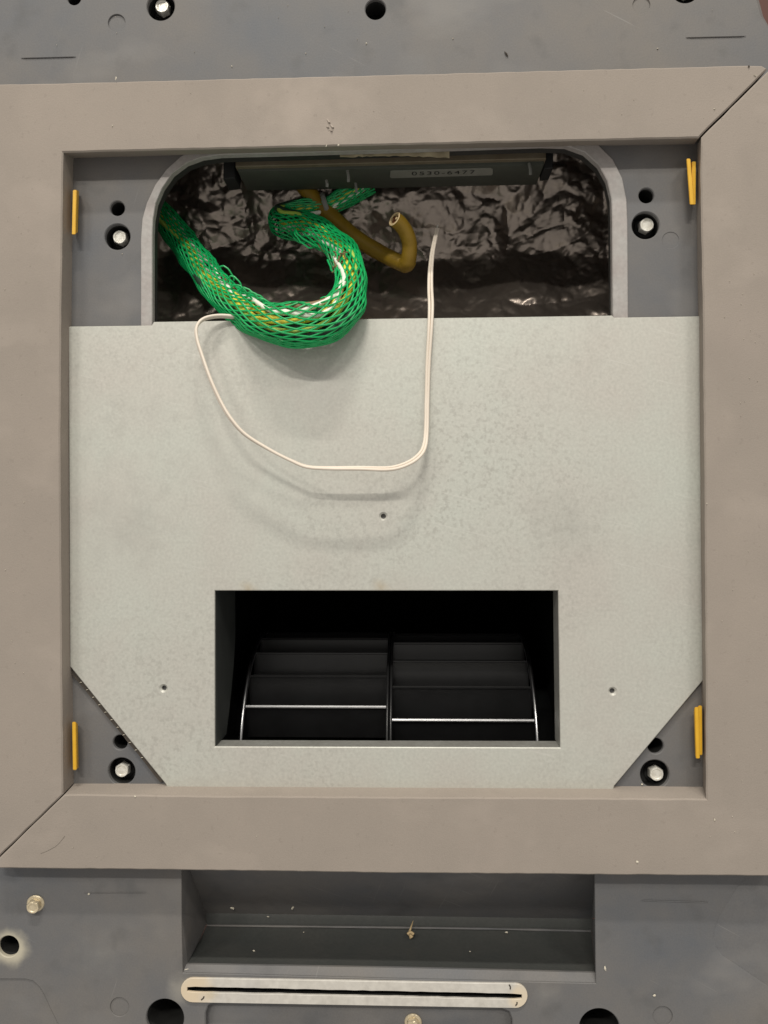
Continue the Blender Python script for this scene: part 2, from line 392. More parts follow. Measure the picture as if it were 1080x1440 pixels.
bm = strip([[at(264, 1354, 0.0075), at(560, 1359, 0.0075), at(837, 1366, 0.0075)],
            [at(262, 1356, 0.0055), at(560, 1361, 0.0055), at(837.2, 1368, 0.0055)],
            [at(257, 1368, 0.0011), at(540, 1376, 0.0011), at(838, 1383, 0.0011)]])
obj('pocket_lip', bm, M['plastic'], housing, 40)
bm = bmesh.new()
P = catmull([at(x, y, 0.0555) for x, y in [(291, 1301.5), (420, 1303), (560, 1304.5), (700, 1306.5), (831, 1309.5)]], 10)
tube_into(bm, P, [0.0009 + 0.0004 * noise.noise(p * 60) for p in P], 6)
obj('pocket_ridge', bm, M['plastic'], housing, 60)
for (s, x0, x1, xr) in ((1, 255.5, 289, 264), (-1, 837, 832, 837)):
    dy = 0 if s == 1 else 8
    bm = bmesh.new()
    P = [at(x0, 1284 + dy, 0.001), at(x1, 1284 + dy, Yb), at(290.5 if s == 1 else 832, 1299 + dy * .9, 0.0565), at(280 if s == 1 else 834, 1324 + dy, 0.043),
         at(xr, 1354 + dy * 1.5, 0.0075), at(257 if s == 1 else 838, 1368 + dy * 1.9, 0.0011)]
    bm.faces.new([bm.verts.new(p) for p in P])
    obj('pocket_side', bm, M['plastic'], housing, 0)

# pale rim round the cable opening
rim_out = [(198, 470), (198, 335), (200, 308), (206, 286), (218, 260), (234, 238), (254, 220), (276, 208), (310, 200), (540, 194), (760, 187), (806, 188), (838, 200),
           (862, 224), (875, 250), (881, 280), (882.5, 312), (883.5, 470)]
n = len(rim_out)
bm = bmesh.new()
yo = -0.0012
lo = [(Vector(a2(*p, yo))) for p in rim_out]; li = [(Vector(a2(*p, yo))) for p in cable_open]
A = [bm.verts.new((p.x, 0.0005, p.y)) for p in lo]; B = [bm.verts.new((p.x, yo + .0004, p.y)) for p in lo]
C_ = [bm.verts.new((p.x, yo, p.y)) for p in [a.lerp(b, 0.05) for a, b in zip(lo, li)]]
D_ = [bm.verts.new((p.x, yo, p.y)) for p in [a.lerp(b, 0.94) for a, b in zip(lo, li)]]
G = [bm.verts.new((p.x, yo + .0005, p.y)) for p in li]; H = [bm.verts.new((p.x, 0.004, p.y)) for p in li]
for U, V in ((A, B), (B, C_), (C_, D_), (D_, G), (G, H)):
    for i in range(n - 1): bm.faces.new((U[i], U[i + 1], V[i + 1], V[i]))
obj('opening_rim', bm, M['rim'], housing, 30)
# beige sealing bead along the top of the opening
bm = bmesh.new()
P = catmull([at(x, y, 0.010) for x, y in [(246, 240), (262, 229), (284, 222), (320, 217.5), (420, 215), (520, 212.5), (600, 211)]], 8)
rr = [0.0017 + 0.0006 * noise.noise(p * 300) for p in P]
tube_into(bm, P, rr, 6)
tag(obj('sealing_bead', bm, M['boxlip'], housing), None)

# raised ribs on the face
for (x0, y0, x1, y1, h) in [(29, 81.5, 107, 79.5, 1.6), (964, 52.5, 1049, 50.5, 1.6), (902, 1266.5, 996, 1269, 1.2), (118, 1256, 206, 1255.5, 0.8)]:
    bm = bmesh.new()
    a, b = at(x0, y0, -0.0004), at(x1, y1, -0.0004)
    P = [a.lerp(b, i / 12) for i in range(13)]
    tube_into(bm, P, [0.0001] + [h * S() * .55] * 11 + [0.0001], 6)
    obj('raised_rib', bm, M['plastic'], housing)

# cavity shell behind the cable opening
bm = bmesh.new()
a, b = at(150, 140, 0.013), at(930, 500, 0.013)
box_into(bm, a.x, b.x, 0.0134, 0.16, b.z, a.z)
bmesh.ops.delete(bm, geom=[f for f in bm.faces if all(abs(v.co.y - 0.0134) < 1e-4 for v in f.verts)], context='FACES')
obj('cavity_wall', bm, M['dark'], housing, 0)

# ------------------------------------------------------------------ bolts (parts of the housing)
def hex_head(r, h, flange=0.0, fh=0.0):
    bm = bmesh.new()
    y = 0.0
    if flange:
        pr = [(flange, 0), (flange, -fh * .5), (flange * .92, -fh), (r * .9, -fh * 1.2)]
        prev = None
        for (q, yy) in pr:
            v = [bm.verts.new((q * math.cos(2 * math.pi * i / 30), yy, q * math.sin(2 * math.pi * i / 30))) for i in range(30)]
            if prev: skin(bm, prev, v)
            prev = v
        y = -fh
    def hexring(q, yy, k):      # k: 0 hexagon .. 1 circle
        v = []
        for i in range(30):
            t = 2 * math.pi * i / 30
            hx = math.cos(math.pi / 6) / math.cos((t % (math.pi / 3)) - math.pi / 6)
            w = q * (hx * (1 - k) + k * 0.90)
            v.append(bm.verts.new((w * math.cos(t), yy, w * math.sin(t))))
        return v
    L_ = [hexring(r, y, 0), hexring(r, y - h * .72, 0), hexring(r * .985, y - h * .90, .45), hexring(r * .93, y - h, 1), hexring(r * .72, y - h * 1.0, 1), hexring(r * .62, y - h * .90, 1)]
    for u, v in zip(L_[:-1], L_[1:]): skin(bm, u, v)
    bm.faces.new(L_[-1])
    return finish(bm, 28)
small_head = hex_head(0.0054, 0.0055); small_head.materials.append(M['steel'])
small_wash = hex_head(0.0056, 0.0002, 0.0078, 0.0012); small_wash.materials.append(M['bore'])
big_head = hex_head(0.0048, 0.0045, 0.0062, 0.0012); big_head.materials.append(M['brass'])
def place(me, name, px, py, y, rot, mt=None, label=None, tilt=(0, 0)):
    o = bpy.data.objects.new(name, me); col.objects.link(o)
    o.parent = housing; o.matrix_parent_inverse = PINV(housing)
    o.location = at(px, py, y); o.rotation_euler = (tilt[0], rot, tilt[1])
    if label: o['label'] = label
    return o
for i, (x, y) in enumerate([(172, 337), (906.5, 320), (175, 1080), (920, 1085), (231, 15), (962, -9)]):
    w = place(small_wash, 'washer', x, y, 0.0168, i * .3)
    place(small_head, 'bolt', x, y, 0.0110, 0.4 + i * 1.1)
place(big_head, 'bolt', 50.5, 1270, 0.0, 0.3, tilt=(0.12, 0.10))
place(big_head, 'bolt', 581, 1437, 0.0068, 0.8, tilt=(0.05, 0.0))

# ------------------------------------------------------------------ white slotted strip under the pocket
ss = thing('slotted_strip', at(498, 1418), 'white rounded strip with a long dark slot, below the pocket', 'strip')
def stadium(x0, x1):
    pts = []
    yc = lambda x: 1392.5 + (x - 254) * (1401 - 1392.5) / 488
    r = 17.2
    if x0 == 254:
        for k in range(13):
            t = math.pi / 2 + math.pi * k / 12
            pts.append((254 + r + r * math.cos(t), yc(254 + r) - r * math.sin(t)))
    else:
        pts += [(x0, yc(x0) - r), (x0, yc(x0) + r)]
    if x1 == 742:
        for k in range(13):
            t = -math.pi / 2 + math.pi * k / 12
            pts.append((742 - r + r * math.cos(t), yc(742 - r) - r * math.sin(t)))
    else:
        pts += [(x1, yc(x1) + r), (x1, yc(x1) - r)]
    return pts
ys = -0.0016
def jit(pts, a):
    return [(p[0] + random.uniform(-a, a), p[1] + random.uniform(-a, a)) for p in pts]
full = pl(stadium(254, 742), ys)
sl = []
for i in range(41):
    x = 263 + (734 - 263) * i / 40; yc = 1391.5 + (x - 254) * (1402 - 1391.5) / 488
    sl.append((x, yc - (3.9 if 0 < i < 40 else 3.0) + random.uniform(-.4, .3)))
for i in range(40, -1, -1):
    x = 263 + (734 - 263) * i / 40; yc = 1391.5 + (x - 254) * (1402 - 1391.5) / 488
    sl.append((x, yc + (3.9 if 0 < i < 40 else 3.0) + random.uniform(-.3, .4)))
obj('strip_body', plate(full, [(pl(sl, ys), 0.0018, False, 0.0002)], ys, 0.0020, 0.0003), M['slotplate'], ss)
sm = M['slotplate']
add_spots(sm, [(at(268, 1393), 0.018, 0.012, (0.66, 0.54, 0.38), 0.85), (at(733, 1401), 0.010, 0.004, (0.66, 0.56, 0.42), 0.85),
               (at(350, 1385), 0.006, 0.010, (0.45, 0.44, 0.42), 0.6), (at(300, 1394), 0.004, 0.006, (0.42, 0.34, 0.18), 0.5), (at(420, 1407), 0.004, 0.008, (0.5, 0.48, 0.44), 0.6)])
for (x0, y0, x1, y1) in [(716, 1384.5, 717.5, 1391), (727, 1409, 725, 1414), (287, 1401, 283, 1406)]:
    bm = bmesh.new(); tube_into(bm, [at(x0, y0, ys), at((x0 + x1) / 2 + 1, (y0 + y1) / 2, ys), at(x1, y1, ys)], 0.0005, 5)
    obj('scratch', bm, M['grime'], ss)

# ------------------------------------------------------------------ metal cover sheet
sheet = thing('metal_cover_sheet', at(540, 1106), 'pale galvanised metal sheet with clipped lower corners and fan cutout', 'metal sheet')
YS = -0.004
so = [(96, 459), (213, 457.5), (216, 452.5), (380, 450), (540, 448), (700, 446), (861, 443.5), (864, 446.5), (990, 444.5), (994, 951), (864, 1105.5), (862, 1116), (236, 1114), (233, 1103), (98, 937)]
win = [(302, 830.5), (785, 830.5), (788, 1051.5), (302, 1050)]
dimples = [(539, 726, 3.6), (230, 968, 3.6), (861.5, 972, 3.6)]
hs = [(pl(win, YS), 0.0015, False, 0.0005)] + [(circ(x, y, r, 16, YS), 0.0035, False, 0.0013) for x, y, r in dimples]
obj('sheet', plate(pl(so, YS), hs, YS, 0.0016, 0.0006), M['galv'], sheet)
# return flanges of the fan cutout, each a folded strip
W = [at(*p, YS + 0.0015) for p in win]
def flange(a, b, depth, inset, name='flange', m=M['galv_edge'], t=0.0012):
    bm = bmesh.new()
    d = (b - a).normalized(); nrm = Vector((d.z, 0, -d.x))       # outward or inward, sign fixed by inset
    ins = nrm * inset
    A = [a, b, b + Vector((0, depth, 0)) + ins, a + Vector((0, depth, 0)) + ins]
    off = nrm * (t if inset >= 0 else -t)
    v = [bm.verts.new(p) for p in A] + [bm.verts.new(p + off) for p in A]
    for q in ((0, 1, 2, 3), (7, 6, 5, 4), (0, 4, 5, 1), (1, 5, 6, 2), (2, 6, 7, 3), (3, 7, 4, 0)): bm.faces.new([v[i] for i in q])
    return obj(name, bm, m, sheet, 0)
flange(W[3], W[2], 0.016, 0.0001)          # lower
flange(W[2], W[1], 0.020, 0.0001)          # right
flange(W[1], W[0], 0.014, 0.0001)          # upper
flange(W[0], W[3], 0.004, 0.0001)          # left
# lip folded back along the top edge over the cable opening
T0, T1 = at(217, 453.0, YS + .001), at(861, 444.0, YS + .001)
bm = bmesh.new()
rows = []
for (dy, dz) in [(0, 0), (0.002, 0.0004), (0.010, 0.0004), (0.014, 0.0002)]:
    rows.append([T0 + Vector((0, dy, dz)), T0.lerp(T1, .5) + Vector((0, dy, dz)), T1 + Vector((0, dy, dz))])
obj('top_lip', strip(rows), M['galv_edge'], sheet)
# dark tapering strip with pale dashes under the lower left cut
bm = bmesh.new()
a, b = at(103, 942, -0.002), at(226, 1100, -0.002); d = (b - a)
q = Vector((-d.z, 0, d.x)).normalized()
if q.x > 0: q = -q
prev = None
for i in range(25):
    t = i / 24; w = 0.0026 * (1 - t) ** 2 + 0.0005 + random.uniform(-.0002, .0002)
    p = a + d * t
    v = [bm.verts.new(p - q * .002), bm.verts.new(p + q * w), bm.verts.new(p + q * w + Vector((0, .0018, 0)))]
    if prev:
        bm.faces.new((prev[0], prev[1], v[1], v[0])); bm.faces.new((prev[1], prev[2], v[2], v[1]))
    prev = v
obj('edge_strip', bm, M['grime'], sheet)
for i in range(11):
    t = 0.10 + i * 0.068
    p = a + d * t + q * (0.0018 * (1 - t) ** 2 + .0002) + Vector((0, -.0006, 0))
    bm = bmesh.new()
    tube_into(bm, [p, p + Vector((.0010, -.0002, .0004)), p + Vector((.0018, 0, .0002))], [.0001, .00026, .0001], 5)
    obj('strip_dash', bm, M['debris'], sheet)

# ------------------------------------------------------------------ fan
Rf = 0.096; Yf = 0.045 + Rf
hub = at(548, 1045, Yf)
fan = thing('blower_fan', hub, 'black double blower wheel seen inside the rectangular cutout', 'fan')
xl, xm, xr = at(341, 1010, .055).x, at(547, 1010, .055).x, at(754, 1010, .055).x
def blade_mesh(x0, x1):
    bm = bmesh.new(); prof = []
    for k in range(7):
        t = k / 6
        r = Rf * (1 - 0.27 * t); ph = R(13) * t ** 1.4 - R(1.0)
        prof.append((r, ph))
    th = 0.0007
    up = []; dn = []
    for (r, ph) in prof:
        up.append((r + th, ph)); dn.append((r - th, ph))
    loop = up + dn[::-1]
    ra = [bm.verts.new((x0, -r * math.sin(p), r * math.cos(p))) for r, p in loop]
    rb = [bm.verts.new((x1, -r * math.sin(p), r * math.cos(p))) for r, p in loop]
    skin(bm, ra, rb); bm.faces.new(ra); bm.faces.new(rb)
    return finish(bm, 30)
def edge_mesh(x0, x1):
    bm = bmesh.new()
    P = [Vector((x0 + (x1 - x0) * i / 4, -Rf * math.sin(-R(1)), Rf * math.cos(R(1)))) for i in range(5)]
    tube_into(bm, P, 0.0011, 6)
    return finish(bm, 50)
for side, (x0, x1, ph0) in enumerate([(xl, xm - .001, 10), (xm + .001, xr, 0)]):
    bmesh_ = blade_mesh(x0 - hub.x, x1 - hub.x); bmesh_.materials.append(M['blade'])
    em = edge_mesh(x0 - hub.x, x1 - hub.x); em.materials.append(M['lit_edge'])
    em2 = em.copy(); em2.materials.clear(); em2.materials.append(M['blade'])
    for k in range(-1, 10):
        o = bpy.data.objects.new('blade', bmesh_); col.objects.link(o); o.parent = fan; o.rotation_euler = (R(ph0 + 16 * k), 0, 0)
        e = bpy.data.objects.new('blade_edge', em if k == 3 + side else em2); col.objects.link(e); e.parent = o  # one row per side carries the painted light, the rest stay dark
for x in (xl, xm - .0014, xm + .0014, xr):
    bm = bmesh.new()
    P = [Vector((x, hub.y - (Rf + .001) * math.sin(R(a)), hub.z + (Rf + .001) * math.cos(R(a)))) for a in range(-180, 181, 4)]
    tube_into(bm, P, 0.0017 if abs(x - xm) > .01 else 0.0011, 8, False)
    obj('end_ring', bm, M['blade_edge' if abs(x - xm) > .01 else 'blade'], fan, 60)
bm = bmesh.new()
v = [[bm.verts.new((xm + s, hub.y - Rf * .97 * math.sin(R(a)), hub.z + Rf * .97 * math.cos(R(a)))) for a in range(0, 360, 8)] for s in (-.0008, .0008)]
skin(bm, v[0], v[1]); bm.faces.new(v[0]); bm.faces.new(v[1])
obj('centre_disc', bm, M['scroll'], fan)
bm = bmesh.new()
tube_into(bm, [Vector((xl - .05, hub.y, hub.z)), Vector((xr + .05, hub.y, hub.z))], Rf * 0.60, 32)
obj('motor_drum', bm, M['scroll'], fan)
# scroll casing round the wheel
casing = thing('fan_casing', at(545, 1200, 0.15), 'black fan casing forming the dark hollow behind the metal cutout', 'fan casing')
a, b = at(290, 818, 0.012), at(800, 1062, 0.012)
bm = bmesh.new()
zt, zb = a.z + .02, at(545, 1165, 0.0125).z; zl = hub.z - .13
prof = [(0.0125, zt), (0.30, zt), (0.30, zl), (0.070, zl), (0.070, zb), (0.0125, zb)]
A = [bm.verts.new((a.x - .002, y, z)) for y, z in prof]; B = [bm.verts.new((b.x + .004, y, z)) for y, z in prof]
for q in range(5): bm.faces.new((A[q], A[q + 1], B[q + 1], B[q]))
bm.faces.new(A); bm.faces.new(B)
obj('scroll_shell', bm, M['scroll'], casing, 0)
x0 = W[0].x + 0.0003
bm = bmesh.new()
zt, zb = W[0].z, W[3].z
pts = [(0.0, zt)] + [(0.058 - 0.030 * max(0, (t - .35) / .65) ** 1.5, zt + (zb - zt) * t) for t in [i / 12 for i in range(13)]] + [(0.0, zb)]
A = [bm.verts.new((x0, y, z)) for y, z in pts]; B = [bm.verts.new((x0 - .0015, y, z)) for y, z in pts]
skin(bm, A, B); bm.faces.new(A); bm.faces.new(B)
obj('throat_side', bm, M['scroll_side'], casing, 0)

# ------------------------------------------------------------------ foam frame: two L-shaped pieces
YF = -0.018
def dense(pts, step=14, jitter=0.35):
    out = []
    for i in range(len(pts)):
        p, q = pts[i], pts[(i + 1) % len(pts)]
        L_ = math.hypot(q[0][0] - p[0][0], q[0][1] - p[0][1]); k = max(1, int(L_ / step))
        for j in range(k):
            t = j / k; jx, jy = (random.uniform(-jitter, jitter), random.uniform(-jitter, jitter)) if j else (0, 0)
            out.append(((p[0][0] + (q[0][0] - p[0][0]) * t + jx, p[0][1] + (q[0][1] - p[0][1]) * t + jy),
                        (p[1][0] + (q[1][0] - p[1][0]) * t, p[1][1] + (q[1][1] - p[1][1]) * t)))
    return out
def par(x, y):       # straight back
    p = at(x, y, YF)
    # project (p.x, 0, p.z) to pixels
    v = ROT.transposed() @ (Vector((p.x, 0.0, p.z)) - CAM)
    return (540 + F * v.x / -v.z, 720 - F * v.y / -v.z)
def fo(x, y, bx=None, by=None): return ((x, y), (bx, by) if bx is not None else par(x, y))
L1 = [fo(-14, 119), fo(0, 118), fo(160, 115), fo(300, 111), fo(540, 105), fo(800, 98), fo(960, 94), fo(1050, 91.5), fo(1072, 92), fo(1079.5, 96.5), fo(984.5, 191.5, 978, 201),
      fo(983, 193.5, 976, 203), fo(760, 198.5, 756, 206.5), fo(540, 203.5, 540, 211), fo(300, 209, 305, 217), fo(88.5, 214, 103.5, 222.5),
      fo(85.5, 420, 101, 430), fo(84, 600, 100, 604), fo(86, 920, 102, 914), fo(88.5, 1117, 104, 1101), fo(-14, 1217)]
L2 = [fo(986.8, 192.5, 981, 203), fo(1080.5, 99.5), fo(1096, 101), fo(1098, 600), fo(1100, 1233), fo(1080, 1232.3), fo(800, 1230), fo(540, 1228), fo(240, 1223.5), fo(0, 1221.3), fo(-14, 1218.8),
      fo(90, 1117.8, 105, 1101.5), fo(112, 1117.2, 122, 1101.5), fo(290, 1119.5, 290, 1102), fo(540, 1121, 540, 1103.2), fo(780, 1122.3, 780, 1104.5), fo(993.5, 1123.8, 988.5, 1106), fo(993.2, 940, 986.2, 950), fo(991.5, 700, 983, 700), fo(989, 440, 981.5, 440), fo(985.5, 240, 979, 250)]
for (Lp, lab) in ((L1, 'grey beige foam strip, top and left side of the square frame'), (L2, 'grey beige foam strip, right and bottom side of the square frame')):
    dn = dense(Lp)
    f = [at(*p[0], YF) for p in dn]; b = [at(*p[1], 0.0004) for p in dn]
    # gently uneven face depth along the outline
    base = thing('foam_strip', at(540, 1230 if Lp is L2 else 119, 0), lab, 'foam')
    o = obj('foam_body', prism(f, b, 0.0009), M['foam'], base, 35)
    if Lp is L1: foam1 = base
    else: foam2 = base
# small nick and scratch in the foam
bm = bmesh.new()
for (x, y, dx, dy, w) in [(460, 167, 3, 6, 2.2), (465, 175, 3, 5, 2.5), (459, 178, 3, 2, 1.6), (463, 183, 4, 2, 1.2)]:
    p, q = at(x, y, YF), at(x + dx, y + dy, YF)
    s = Vector((0, -0.0011, 0)); wv = Vector((w * S(), 0, 0))
    v = [bm.verts.new(c) for c in (p - wv * .5, p + wv * .5, q + wv * .7 + s, q - wv * .3 + s)]
    v2 = [bm.verts.new(c.co + Vector((0, .0014, -.0003))) for c in v]
    for t in ((0, 1, 2, 3), (7, 6, 5, 4), (0, 4, 5, 1), (1, 5, 6, 2), (2, 6, 7, 3), (3, 7, 4, 0)): bm.faces.new([(v + v2)[i] for i in t])
obj('torn_nick', bm, M['foam'], foam1, 0)
bm = bmesh.new()
P = catmull([at(x, y, YF + .00005) for x, y in [(56, 1201), (68, 1196), (80, 1189), (88, 1180), (92, 1175)]], 5)
tube_into(bm, P, [0.00005] + [0.00014] * (len(P) - 2) + [0.00005], 5)
obj('scratch', bm, M['grime'], foam2)

# ------------------------------------------------------------------ yellow tabs pinched against the foam
def tab(lab, quads):
    t = thing('yellow_tab', at(quads[0][0][0], quads[0][0][1], 0), lab, 'tab', 'yellow tabs at the foam frame')
    for q in quads:
        bm = bmesh.new()
        f = [at(x, y, z) for x, y, z in q]
        # q: front top, front bottom, back bottom, back top ; give thickness along X
        th = Vector((0.0013, 0, 0))
        v = [bm.verts.new(p - th) for p in f] + [bm.verts.new(p + th) for p in f]
        for k in ((0, 1, 2, 3), (7, 6, 5, 4), (0, 4, 5, 1), (1, 5, 6, 2), (2, 6, 7, 3), (3, 7, 4, 0)): bm.faces.new([v[i] for i in k])
        bmesh.ops.bevel(bm, geom=list(bm.edges), offset=0.0004, segments=2, affect='EDGES')
        obj('tab_leaf', bm, M['yellow'], t, 30)
tab('yellow plastic tab against the foam, upper left corner', [[(105, 267, -.011), (103.5, 330, -.011), (107, 327, -.003), (108.5, 268, -.003)]])
tab('yellow plastic tab against the foam, upper right corner, two leaves spread', [[(968, 223, -.013), (973, 288, -.012), (972, 286, -.005), (968, 225, -.005)], [(976, 227, -.010), (975.5, 288, -.010), (972.5, 286, -.003), (972, 230, -.003)]])
tab('yellow plastic tab against the foam, lower left corner', [[(104, 1015, -.011), (105, 1083, -.011), (108, 1080, -.003), (107, 1017, -.003)]])
tab('yellow plastic tab against the foam, lower right corner', [[(979.5, 994, -.012), (981.5, 1067, -.012), (980, 1062, -.005), (978, 1000, -.005)], [(984.5, 992, -.011), (985, 1062, -.011), (983, 1060, -.003), (982.5, 996, -.003)]])

# ------------------------------------------------------------------ crumpled foil lining
import numpy as np
rng = np.random.default_rng(11)
FX0, FX1, FZ0, FZ1 = at(120, 300, .1).x, at(970, 300, .1).x, at(540, 520, .1).z, at(540, 140, .1).z
def creased(X, Z, s, tilt, an):
    """lower envelope of tilted shallow bowls: flat-ish facets meeting in sharp creases"""
    n = int((FX1 - FX0) * (FZ1 - FZ0) / (s * s))
    cx = rng.uniform(FX0, FX1, n); cz = rng.uniform(FZ0, FZ1, n)
    gx = rng.normal(0, tilt, n); gz = rng.normal(0, tilt, n); b = rng.uniform(0, .25 * s, n)
    th = rng.uniform(0, math.pi, n); st = rng.uniform(1, an, n); k = .10 / s
    out = np.full(X.shape, 1e9)
    for q in range(n):
        dx, dz = X - cx[q], Z - cz[q]
        u = dx * math.cos(th[q]) + dz * math.sin(th[q]); w = -dx * math.sin(th[q]) + dz * math.cos(th[q])
        out = np.minimum(out, k * (u * u / st[q] + w * w * st[q]) + gx[q] * dx + gz[q] * dz + b[q])
    return out
NU, NV = 380, 220
bm = bmesh.new(); grid = []
BX = np.zeros((NV + 1, NU + 1)); BY = BX.copy(); BZ = BX.copy(); AM = BX.copy()
for j in range(NV + 1):
    py = 480 + (175 - 480) * j / NV
    for i in range(NU + 1):
        u = i / NU; px = 165 + (925 - 165) * u
        e = max(0, abs(u - 0.5) * 2 - 0.80) / 0.2
        k = py - 372 + 26 * noise.noise(Vector((px * .012, 3, 1)))
        yb = 0.102 - (math.sqrt(k * k + 500) + k) * .5 / 88 * 0.060 - max(0, (366 - py) / 170) * 0.030
        y = yb - e ** 1.6 * (yb - 0.016)
        q = at(px, py, y)
        BX[j, i], BY[j, i], BZ[j, i] = q; AM[j, i] = 0.62 + 0.06 * min(1, max(0, (430 - py) / 110))
        BY[j, i] -= noise.noise(Vector((q.x * 15, q.z * 15, 2))) * 0.008
WX = BX + np.vectorize(lambda a, b: noise.noise(Vector((a * 40, b * 40, 0))))(BX, BZ) * .004
HH = -creased(WX, BZ, .030, .11, 3.0) + creased(WX, BZ, .020, .08, 3.0) - creased(WX, BZ, .011, .15, 2.8) + creased(WX, BZ, .007, .13, 2.4)
def fine_crease(a, b, sc):
    d, _ = noise.voronoi(Vector((a * sc, b * sc * .8, 5)) + noise.noise_vector(Vector((a, b, 1)) * sc * .5) * .4)
    return d[1] - d[0]
HH += np.vectorize(lambda a, b: fine_crease(a, b, 95) * .0026 + fine_crease(a + 3, b, 190) * .0011)(BX, BZ)
HH -= HH.mean()
BY = np.maximum(0.0145, BY - HH * AM)
for j in range(NV + 1):
    grid.append([bm.verts.new((BX[j, i], BY[j, i], BZ[j, i])) for i in range(NU + 1)])
for j in range(NV):
    for i in range(NU):
        bm.faces.new((grid[j][i], grid[j][i + 1], grid[j + 1][i + 1], grid[j + 1][i]))
tag(obj('foil_lining', bm, M['foil'], None, 22), 'crumpled dark foil lining the hollow behind the cables', 'foil')

# ------------------------------------------------------------------ control box hanging at the top of the hollow
ctrl = thing('control_box', at(550, 262, 0.06), 'dark green metal box with a pale number sticker, under the top foam', 'control box')
a, b = at(352, 238, 0.030), at(756, 250, 0.030)
def slab(x0, y0l, y0r, x1, y1l, y1r, yf, yb, m, name, bev=0.0005):
    f = [at(x0, y0l, yf), at(x1, y0r, yf), at(x1, y1r, yf), at(x0, y1l, yf)]
    b = [Vector((p.x, yb, p.z)) for p in f]
    bm = prism(f, b, bev)
    bm.faces.new([bm.verts.new(p) for p in b])
    return obj(name, bm, m, ctrl, 25)
ZB = at(550, 236.5, 0.034).z
def atz(px, py, z=ZB):             # pixel -> point on the level underside of the box
    d = ROT @ Vector(((px - 540) / F, -(py - 720) / F, -1.0)); return CAM + d * ((z - CAM.z) / d.z)
bm = bmesh.new()
p, q = at(334, 236, 0.034), at(765, 230, 0.034)
box_into(bm, p.x, q.x, 0.034, 0.068, ZB, ZB + .012, 0.0006)
obj('box_body', bm, M['boxgreen'], ctrl, 25)
slab(331, 222.5, 212, 768, 234.5, 223, 0.030, 0.070, M['boxlip'], 'top_lip')
slab(314, 226, 224, 330, 252, 250, 0.040, 0.060, M['dark'], 'mounting_ear')
slab(765, 214, 213, 778, 238, 236, 0.040, 0.060, M['dark'], 'mounting_ear')
# sticker and its number
def slabz(f):
    bm = bmesh.new(); A = [bm.verts.new(p) for p in f]; B = [bm.verts.new(p + Vector((0, 0, .0005))) for p in f]
    bm.faces.new(A); bm.faces.new(B); skin(bm, A, B); return bm
f = [atz(x, y, ZB - .0004) for x, y in [(549, 241.2), (552, 240.5), (690, 236.8), (693, 238), (693, 245), (691, 246.5), (551, 250.6), (548.5, 249)]]
st = obj('number_sticker', slabz(f), M['sticker'], ctrl, 0)
st['label'] = 'pale number sticker on the green box'
fc = bpy.data.curves.new('txt', 'FONT'); fc.body = '0530-6477'; fc.size = 1.0; fc.align_x = 'CENTER'; fc.space_character = 1.25
to = bpy.data.objects.new('txt', fc); col.objects.link(to)
dg = bpy.context.evaluated_depsgraph_get()
tm = bpy.data.meshes.new_from_object(to.evaluated_get(dg)); bpy.data.objects.remove(to)
xs = [v.co.x for v in tm.vertices]; ysz = [v.co.y for v in tm.vertices]
x0, x1, y0, y1 = min(xs), max(xs), min(ysz), max(ysz)
for v in tm.vertices:
    u = (v.co.x - x0) / (x1 - x0); w = (v.co.y - y0) / (y1 - y0)
    px = 579 + (668 - 579) * u; py = 246.6 - (u * 2.3) - w * 4.8
    v.co = atz(px, py, ZB - .0006)
tm.materials.clear()
obj('printed_number', tm, M['ink'], ctrl, 0)
for (x0, y0, x1, y1, z) in [(488.5, 240, 490, 256, .030), (459, 254, 460, 263, .034), (744, 230, 746, 246, .031), (500, 258, 501, 271, .05)]:
    bm = bmesh.new(); tube_into(bm, [at(x0, y0, z), at((x0 + x1) / 2 + .6, (y0 + y1) / 2, z - .001), at(x1, y1, z)], 0.0012, 6)
    obj('tie_end', bm, M['tie'], ctrl)
# torn tape hanging on the lip
bm = bmesh.new()
up = []; lo = []
for i in range(30):
    t = i / 29; x = 478 + (632 - 478) * t
    yt = 214.5 - 3.2 * t + random.uniform(-.6, .6); yb_ = 220.5 - 3.0 * t + random.uniform(-1.0, 1.0)
    if t > .62: yb_ += 4 * (t - .62) / .38; yt += 0.5
    up.append(at(x, yt, 0.0050 + .0007 * math.sin(i))); lo.append(at(x, yb_, 0.0050 + .0007 * math.cos(i * 1.3)))
A = [bm.verts.new(p) for p in up]; B = [bm.verts.new(p) for p in lo]
A2 = [bm.verts.new(p + Vector((0, .0007, 0))) for p in up]; B2 = [bm.verts.new(p + Vector((0, .0007, 0))) for p in lo]
for i in range(29):
    bm.faces.new((A[i], A[i + 1], B[i + 1], B[i])); bm.faces.new((A2[i], A2[i + 1], A[i + 1], A[i])); bm.faces.new((B[i], B[i + 1], B2[i + 1], B2[i]))
tag(obj('torn_tape', bm, M['tape'], None, 20), 'torn beige tape strip along the top of the opening', 'tape')

